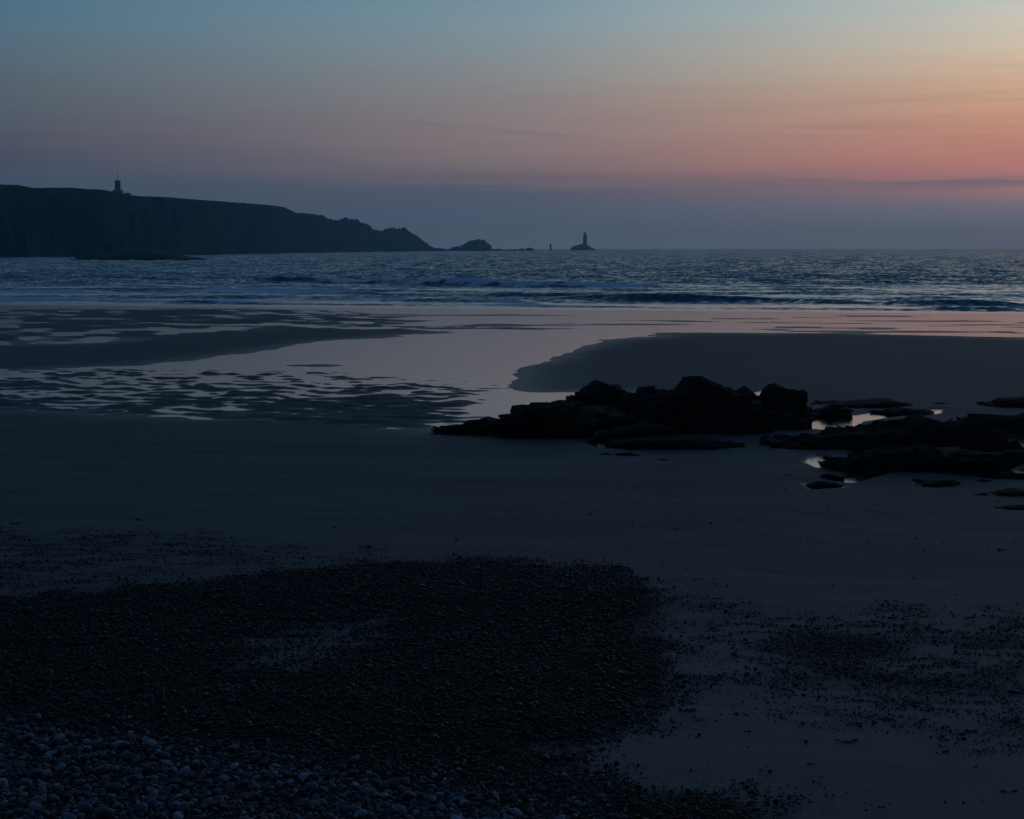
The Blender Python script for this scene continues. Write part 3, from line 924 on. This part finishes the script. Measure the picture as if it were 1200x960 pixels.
def build_lighthouse():
    D = 4500.0
    x = at_d(685.5, 292, D)[0]
    rk = sea_rock('lighthouse_rock', 'wedge-shaped rock carrying the lighthouse', 669, 699, 286.4, D, 50, 541,
                  [(-1, .5), (-.85, .75), (-.6, .85), (-.2, 1.0), (.1, 1.05), (.35, .8), (.6, .5), (.85, .3), (1, .2)], None, 0.4, 6, 0.5)
    zb = 11.0
    t = empty('lighthouse', (x, D, zb)); t.scale = (1.18, 1.18, 1.0)
    tag(t, 'tall square stone lighthouse on the wedge-shaped rock at the horizon', 'lighthouse')
    part('base_plinth', lathe('plinth', [(4.9, -4), (4.9, 1.2), (4.6, 1.5)], 24, 1.15), M_GRANITE, t)
    tw = part('tower', lathe('tower', [(4.2, 1.3), (4.1, 8), (3.95, 15), (3.85, 24.0)], 24, 1.18), M_GRANITE, t)
    for z in (5, 10, 15):
        part('window', box_mesh('win', 0.9, 0.35, 1.6, 0.04), M_GLASS, tw, (0, -4.15 + z * 0.035, z))
    part('door', box_mesh('door', 1.4, 0.4, 2.4, 0.05), M_DARKM, t, (0, -4.3, 1.6))
    part('cornice', lathe('cornice', [(3.85, 23.9), (4.5, 24.7), (4.5, 25.5), (4.2, 25.6)], 24, 1.18), M_GRANITE, t)
    part('gallery_railing', lathe('rail', [(4.3, 25.5), (4.3, 26.6), (4.15, 26.6), (4.15, 25.5)], 24, 1.18), M_DARKM, t)
    part('lantern_drum', lathe('drum', [(3.0, 25.5), (3.0, 27.9), (3.1, 28.1)], 20), M_GRANITE, t)
    ln = part('lantern', lathe('lantern', [(2.6, 28.0), (2.6, 30.7)], 16), M_GLASS, t)
    part('dome', lathe('dome', [(2.9, 30.6), (2.7, 31.3), (1.8, 32.2), (0.6, 32.7), (0.15, 32.9), (0.12, 34.1)], 16), M_DARKM, ln)
    annex = part('keepers_store', box_mesh('store', 5.0, 4.0, 3.6, 0.15), M_GRANITE, t, (-6.0, 0, -2.2))
    # beacon tower
    D2 = 4300.0
    x2 = at_d(645.3, 292, D2)[0]
    b = empty('beacon_tower', (x2, D2, -1.0))
    tag(b, 'slim masonry beacon tower standing in the sea left of the lighthouse', 'beacon tower')
    part('foundation', lathe('foundation', [(4.2, -2), (3.9, 1.5), (3.2, 2.6)], 20), M_GRANITE, b)
    part('shaft', lathe('shaft', [(2.7, 2.4), (2.3, 9), (2.0, 15.5)], 20), M_GRANITE, b)
    part('cap', lathe('cap', [(2.0, 15.4), (2.35, 15.8), (2.35, 16.5), (1.0, 16.9)], 20), M_DARKM, b)
    tm = part('topmark', lathe('topmark', [(0.2, 16.8), (0.2, 18.0), (0.9, 18.1), (0.1, 19.6)], 12), M_DARKM, b)


build_lighthouse()


def build_semaphore():
    D = 1800.0
    x, _, zt = at_d(136.3, 224.5, D)
    t = empty('signal_station', (x, D + 6, zt - 2.0))
    tag(t, 'signal station tower with tall aerial on the headland skyline', 'signal tower')
    part('base_block', box_mesh('base', 9.0, 8.0, 5.5, 0.15), M_WHITE, t, (0.2, 0, -2.0))
    sh = part('tower_shaft', box_mesh('shaft', 4.6, 4.6, 8.0, 0.12), M_WHITE, t, (0.2, 0, 3.0))
    for k in range(3):
        part('window', box_mesh('w', 0.9, 0.2, 1.1, 0.02), M_GLASS, sh, (0, -2.33, 0.6 + 2.5 * k))
    part('gallery_deck', box_mesh('deck', 6.0, 6.0, 0.5, 0.08), M_WHITE, t, (0.2, 0, 8.2))
    cb = part('lookout_cabin', lathe('cabin', [(2.7, 8.7), (2.95, 11.6)], 8), M_WHITE, t, (0.2, 0, 0))
    part('window_band', lathe('band', [(2.82, 9.7), (2.95, 11.0)], 8), M_GLASS, cb)
    part('cabin_roof', lathe('roof', [(3.3, 11.6), (3.3, 12.1), (2.2, 12.7)], 8), M_DARKM, t, (0.2, 0, 0))
    part('mid_gallery', box_mesh('mid', 6.4, 6.4, 0.6, 0.08), M_WHITE, t, (0.2, 0, 4.4))
    part('aerial_mast', lathe('mast', [(0.32, 12.5), (0.28, 16.0), (0.16, 20.0)], 8), M_DARKM, t, (0.2, 0, 0))
    for dx_ in (-2.2, 2.3, 3.1):
        part('whip_aerial', lathe('whip', [(0.09, 12.0), (0.05, 16.0 + dx_ * 0.4)], 6), M_DARKM, t, (0.2 + dx_ * 0.8, 0.6, 0))
    part('dish', lathe('dish', [(0.2, 0), (0.9, 0.35), (1.0, 0.5)], 12), M_WHITE, t, (2.9, -0.5, 6.2))
    xb, _, zb = at_d(148.5, 228.0, D)
    h = empty('keeper_house', (xb, D + 4, zb - 2.6))
    tag(h, 'low pitched-roof house just right of the signal tower', 'house')
    part('wall', box_mesh('wall', 7.0, 5.6, 3.2, 0.08), M_WHITE, h, (0, 0, -1.0))
    v = [(-3.8, -3.2, 2.1), (3.8, -3.2, 2.1), (3.8, 3.2, 2.1), (-3.8, 3.2, 2.1), (-2.6, 0, 4.2), (2.6, 0, 4.2)]
    me = bpy.data.meshes.new('roof'); me.from_pydata(v, [], [(0, 1, 5, 4), (2, 3, 4, 5), (1, 2, 5), (3, 0, 4), (3, 2, 1, 0)]); me.update()
    rf = part('roof', me, M_SLATE, h)
    part('chimney', box_mesh('chimney', 0.8, 0.8, 1.4, 0.05), M_WHITE, rf, (-2.2, 0, 3.5))
    for wx in (-2.2, 0, 2.2):
        part('window', box_mesh('w', 1.0, 0.2, 1.2, 0.02), M_GLASS, h, (wx, -2.85, 0.2))


build_semaphore()


# ------------------------------------------------------------------ shingle
def gravel_group(name, mat, flat, detail):
    ng = bpy.data.node_groups.new(name, 'GeometryNodeTree')
    ng.interface.new_socket('Geometry', in_out='INPUT', socket_type='NodeSocketGeometry')
    ng.interface.new_socket('Geometry', in_out='OUTPUT', socket_type='NodeSocketGeometry')
    N, L = ng.nodes, ng.links
    gi, go = N.new('NodeGroupInput'), N.new('NodeGroupOutput')
    join = N.new('GeometryNodeGeometryToInstance')
    for k in range(5):
        ic = N.new('GeometryNodeMeshIcoSphere'); ic.inputs['Radius'].default_value = 1.0; ic.inputs['Subdivisions'].default_value = detail
        nz = N.new('ShaderNodeTexNoise'); nz.noise_dimensions = '4D'
        nz.inputs['Scale'].default_value = 0.75; nz.inputs['Detail'].default_value = 1.0
        nz.inputs['W'].default_value = 3.3 * k
        sub = N.new('ShaderNodeVectorMath'); sub.operation = 'SUBTRACT'; sub.inputs[1].default_value = (0.5, 0.5, 0.5)
        L.new(nz.outputs['Color'], sub.inputs[0])
        mul = N.new('ShaderNodeVectorMath'); mul.operation = 'MULTIPLY'; mul.inputs[1].default_value = (1.5, 1.5, 1.1)
        L.new(sub.outputs[0], mul.inputs[0])
        sp = N.new('GeometryNodeSetPosition')
        L.new(ic.outputs['Mesh'], sp.inputs['Geometry']); L.new(mul.outputs[0], sp.inputs['Offset'])
        tr = N.new('GeometryNodeTransform'); tr.inputs['Scale'].default_value = (1.0, 0.78, flat)
        L.new(sp.outputs[0], tr.inputs[0])
        ss = N.new('GeometryNodeSetShadeSmooth'); L.new(tr.outputs[0], ss.inputs[0])
        sm = N.new('GeometryNodeSetMaterial'); sm.inputs['Material'].default_value = mat
        L.new(ss.outputs[0], sm.inputs[0])
        L.new(sm.outputs[0], join.inputs[0])
    iop = N.new('GeometryNodeInstanceOnPoints')
    L.new(gi.outputs[0], iop.inputs['Points'])
    L.new(join.outputs[0], iop.inputs['Instance'])
    iop.inputs['Pick Instance'].default_value = True
    for nm, sock in (('size', 'Scale'), ('rot', 'Rotation')):
        a = N.new('GeometryNodeInputNamedAttribute'); a.data_type = 'FLOAT_VECTOR'; a.inputs['Name'].default_value = nm
        L.new(a.outputs['Attribute'], iop.inputs[sock])
    rv = N.new('FunctionNodeRandomValue'); rv.data_type = 'INT'
    for s_ in rv.inputs:
        if s_.name == 'Min' and s_.type == 'INT': s_.default_value = 0
        if s_.name == 'Max' and s_.type == 'INT': s_.default_value = 4
    ro = [s_ for s_ in rv.outputs if s_.type == 'INT'][0]
    L.new(ro, iop.inputs['Instance Index'])
    L.new(iop.outputs[0], go.inputs[0])
    return ng


def gravel_object(name, pos, size, rot, mat, flat, detail):
    me = bpy.data.meshes.new(name)
    me.vertices.add(len(pos)); me.vertices.foreach_set('co', pos.astype(np.float32).ravel())
    for nm, a in (('size', size), ('rot', rot)):
        at_ = me.attributes.new(nm, 'FLOAT_VECTOR', 'POINT'); at_.data.foreach_set('vector', a.astype(np.float32).ravel())
    me.materials.append(mat)
    o = link(name, me)
    md = o.modifiers.new('scatter', 'NODES'); md.node_group = gravel_group(name + '_nodes', mat, flat, detail)
    return o


def sand_top(X, Y):
    small = 0.012 * fbm2(X / 0.9, Y / 0.7, 4, 71) + 0.035 * fbm2(X / 9, Y / 4, 3, 77)
    small = np.maximum(small, -0.022)
    return ground(X, Y) + 0.044 + small


def rand_rot(n, tilt):
    return np.stack([RNG.normal(0, tilt, n), RNG.normal(0, tilt, n), RNG.uniform(0, 6.283, n)], -1)


def build_shingle():
    # candidates over the visible foreshore and a margin round it
    n = 1350000
    X = RNG.uniform(-13, 13, n); Y = RNG.uniform(12, 42, n)
    ok = np.abs(X) < 0.36 * Y + 1.0
    X, Y = X[ok], Y[ok]
    e = fbm2(X / 0.8, Y / 1.0, 4, 5); e2 = fbm2(X / 0.35, Y / 0.5, 3, 15); e3 = fbm2(X / 2.2, Y / 2.2, 3, 25)
    sh = sdf(SHINGLE, X, Y) + 0.4 * e + 0.2 * e2
    ho = sdf(SHINGLE_HOLE, X, Y) + 0.3 * e + 0.2 * e2
    dens = sstep(-0.5, 0.4, sh) * (1 - sstep(-0.7, 0.4, ho + 0.35 * fbm2(X / 0.7, Y / 0.25, 3, 45)) * 0.78)
    dens = np.maximum(dens, 0.95 * sstep(-0.5, 0.5, sdf(PATCH_CORE, X, Y) + 0.4 * e + 0.2 * e2))
    dens = np.maximum(dens, 0.10 * sstep(-1.6, 0.2, sh) * sstep(0.0, 0.6, e2))
    dens = np.maximum(dens, 0.006 * sstep(0.1, 0.6, e3) + 0.0008)
    bank = sdf(BANK, X, Y) + 0.2 * e
    e4 = fbm2(X / 0.55, Y / 0.2, 3, 35); e5 = fbm2(X / 0.12, Y / 0.12, 2, 36)
    dens = np.maximum(dens, 0.62 * sstep(-0.7, 0.9, sdf(STRIP_LEFT, X, Y) + 0.7 * e) * sstep(-0.7, 0.7, e4 + 0.5 * e5))
    dens = np.maximum(dens, 0.78 * sstep(-1.0, 1.0, sdf(PATCH_RIGHT, X, Y) + 0.8 * e) * sstep(-0.6, 0.7, e4 + 0.5 * e5 + 0.3 * e3))
    dens = np.maximum(dens, 0.3 * sstep(-1.5, 0.2, sh) * sstep(-0.2, 0.8, e4))
    dens = dens * (1 - 0.6 * sstep(-0.3, 0.8, bank))
    keep = RNG.uniform(0, 1, len(X)) < dens
    X, Y, sh = X[keep], Y[keep], sh[keep]
    m = len(X)
    r = np.clip(RNG.lognormal(math.log(0.0098), 0.52, m), 0.0045, 0.05) * (0.68 + 0.32 * sstep(-0.5, 0.8, sh))
    Z = sand_top(X, Y) + r * RNG.uniform(0.05, 0.55, m) + 0.014 * sstep(0, 0.6, sh) * RNG.uniform(0, 1, m)
    size = r[:, None] * RNG.uniform(0.8, 1.25, (m, 3))
    o = gravel_object('gravel', np.stack([X, Y, Z], -1), size, rand_rot(m, 0.35), M_GRAVEL, 0.62, 1)
    tag(o, 'dark wet fine gravel strewn in patches over the foreground sand', 'gravel', kind='stuff')
    print('gravel', m)
    # the dry pebble bank, lower left
    n = 26000
    X = RNG.uniform(-9, 4.5, n); Y = RNG.uniform(11.5, 23, n)
    b = sdf(BANK, X, Y) + 0.25 * fbm2(X / 0.8, Y / 0.9, 3, 5)
    keep = RNG.uniform(0, 1, n) < sstep(-1.3, 0.7, b) ** 1.5
    X, Y, b = X[keep], Y[keep], b[keep]
    m = len(X)
    r = np.clip(RNG.lognormal(math.log(0.0195), 0.5, m), 0.010, 0.07) * (0.5 + 0.5 * sstep(-0.6, 1.3, b))
    Z = sand_top(X, Y) + 0.02 * sstep(0, 0.8, b) + r * RNG.uniform(0.1, 0.7, m)
    S = r[:, None] * RNG.uniform(0.85, 1.2, (m, 3))
    R = rand_rot(m, 0.4)
    # the ones that show largest stand as single pebbles
    vis = (np.abs(X / Y) < 0.275) & (Y > 16.4)
    score = np.where(vis, r / Y, 0)
    idx = np.argsort(-score)[:300]
    rest = np.ones(m, bool); rest[idx] = False
    o = gravel_object('pebble_bank', np.stack([X, Y, Z], -1)[rest], S[rest], R[rest], M_PEBBLE, 0.62, 2)
    tag(o, 'bank of small dry blue-grey pebbles in lower left foreground', 'pebbles', kind='stuff')
    print('pebbles', m)
    metas = []
    for k in range(8):
        v, f = ICO[3]
        nx = np.stack([fbm3(v[:, 0] * .8 + 5 * k, v[:, 1] * .8, v[:, 2] * .8, 2, 600 + 3 * k + a) for a in range(3)], -1)
        metas.append(mesh_from('pebble', (v + 0.25 * nx) * np.array([1, 0.8, 0.62]), f))
        metas[-1].materials.append(M_PEBBLE)
    for j, i in enumerate(idx):
        o = bpy.data.objects.new('pebble', metas[j % 8])
        o.location = (X[i], Y[i], Z[i] + 0.012)
        o.scale = S[i]; o.rotation_euler = R[i]
        o['label'] = 'larger rounded blue-grey pebble on the bank at lower left'
        o['category'] = 'pebble'; o['group'] = 'larger pebbles on the shingle bank'
        COL.objects.link(o)


build_shingle()


# ------------------------------------------------------------------ scraps of weed on the sand
def weed(label, px, py, length, width, rz, seed):
    x, y = at(px, py)
    n, k = 18, 5
    v, f = [], []
    t = np.linspace(-0.5, 0.5, n)
    cy = width * 0.8 * noise2(t * 3, t * 0, seed)
    w = width * (1 - (2 * t) ** 2) ** 0.6 * (0.7 + 0.4 * noise2(t * 7, t * 0, seed + 1)) + 0.002
    h = 0.35 * width * (0.8 + 0.6 * noise2(t * 5, t * 0, seed + 2))
    for i in range(n):
        for j in range(k):
            a = math.pi * j / (k - 1)
            v.append((t[i] * length, cy[i] + w[i] * math.cos(a) * 0.5, max(0, h[i]) * math.sin(a) - 0.004))
    for i in range(n - 1):
        for j in range(k - 1):
            f.append((i * k + j, i * k + j + 1, (i + 1) * k + j + 1, (i + 1) * k + j))
        f.append((i * k + k - 1, i * k, (i + 1) * k, (i + 1) * k + k - 1))
    f.append(tuple(range(k))[::-1]); f.append(tuple((n - 1) * k + j for j in range(k)))
    me = bpy.data.meshes.new('seaweed_scrap'); me.from_pydata(v, [], f); me.update()
    o = link('seaweed_scrap', me, M_WEED)
    o.location = (x, y, float(sand_top(np.array([x]), np.array([y]))[0]) + 0.003); o.rotation_euler = (0, 0, rz)
    tag(o, label, 'seaweed', 'scraps of seaweed on the foreground sand')


for i, (lb, px, py, ln, wd, rz) in enumerate([
        ('longest strip of dark seaweed on the bare sand, lower right', 992, 874, 0.24, 0.06, -0.15),
        ('short dark weed scrap below the longest strip', 950, 905, 0.09, 0.05, 0.3),
        ('tiny weed scrap left of the longest strip', 876, 864, 0.08, 0.035, 0.1),
        ('weed scrap right of the longest strip near the gravel', 1104, 886, 0.14, 0.05, 0.1),
        ('dark weed scrap lying alone toward the right edge', 1144, 905, 0.06, 0.04, 0.4),
        ('thin row of weed near the right edge, lowest', 1182, 932, 0.16, 0.04, -0.3),
        ('small weed scrap at the bottom edge right of centre', 1030, 955, 0.10, 0.05, 0.2),
        ('dark weed clump at the end of the shingle patch', 806, 841, 0.20, 0.09, 0.1),
        ('weed scrap on the plain sand below the outcrop', 1174, 648, 0.16, 0.09, 0.0),
        ('tiny weed scrap in the middle of the lower bare sand', 962, 919, 0.06, 0.035, 0.2),
        ('dark weed scrap far left above the gravel strip', 19, 618, 0.20, 0.09, 0.1),
        ('dark weed scrap above the gravel strip, left of centre', 160, 613, 0.26, 0.10, 0.1)]):
    weed(lb, px, py, ln, wd, rz, 700 + i * 3)


# ------------------------------------------------------------------ evening haze over the sea
def build_haze():
    me = box_mesh('haze', 26000, 10400, 110, 0)
    m = bpy.data.materials.new('evening_haze'); m.use_nodes = True
    N, L = m.node_tree.nodes, m.node_tree.links
    N.clear()
    out = N.new('ShaderNodeOutputMaterial')
    pv = N.new('ShaderNodeVolumePrincipled')
    pv.inputs['Color'].default_value = (0.34, 0.72, 1.0, 1)
    pv.inputs['Density'].default_value = 1.4e-4
    pv.inputs['Absorption Color'].default_value = (1, 1, 1, 1)
    pv.inputs['Anisotropy'].default_value = 0.55
    L.new(pv.outputs[0], out.inputs['Volume'])
    o = link('haze', me, m)
    o.location = (0, 4900, -8)
    tag(o, 'thin blue evening haze over the bay', 'haze', kind='stuff')


build_haze()
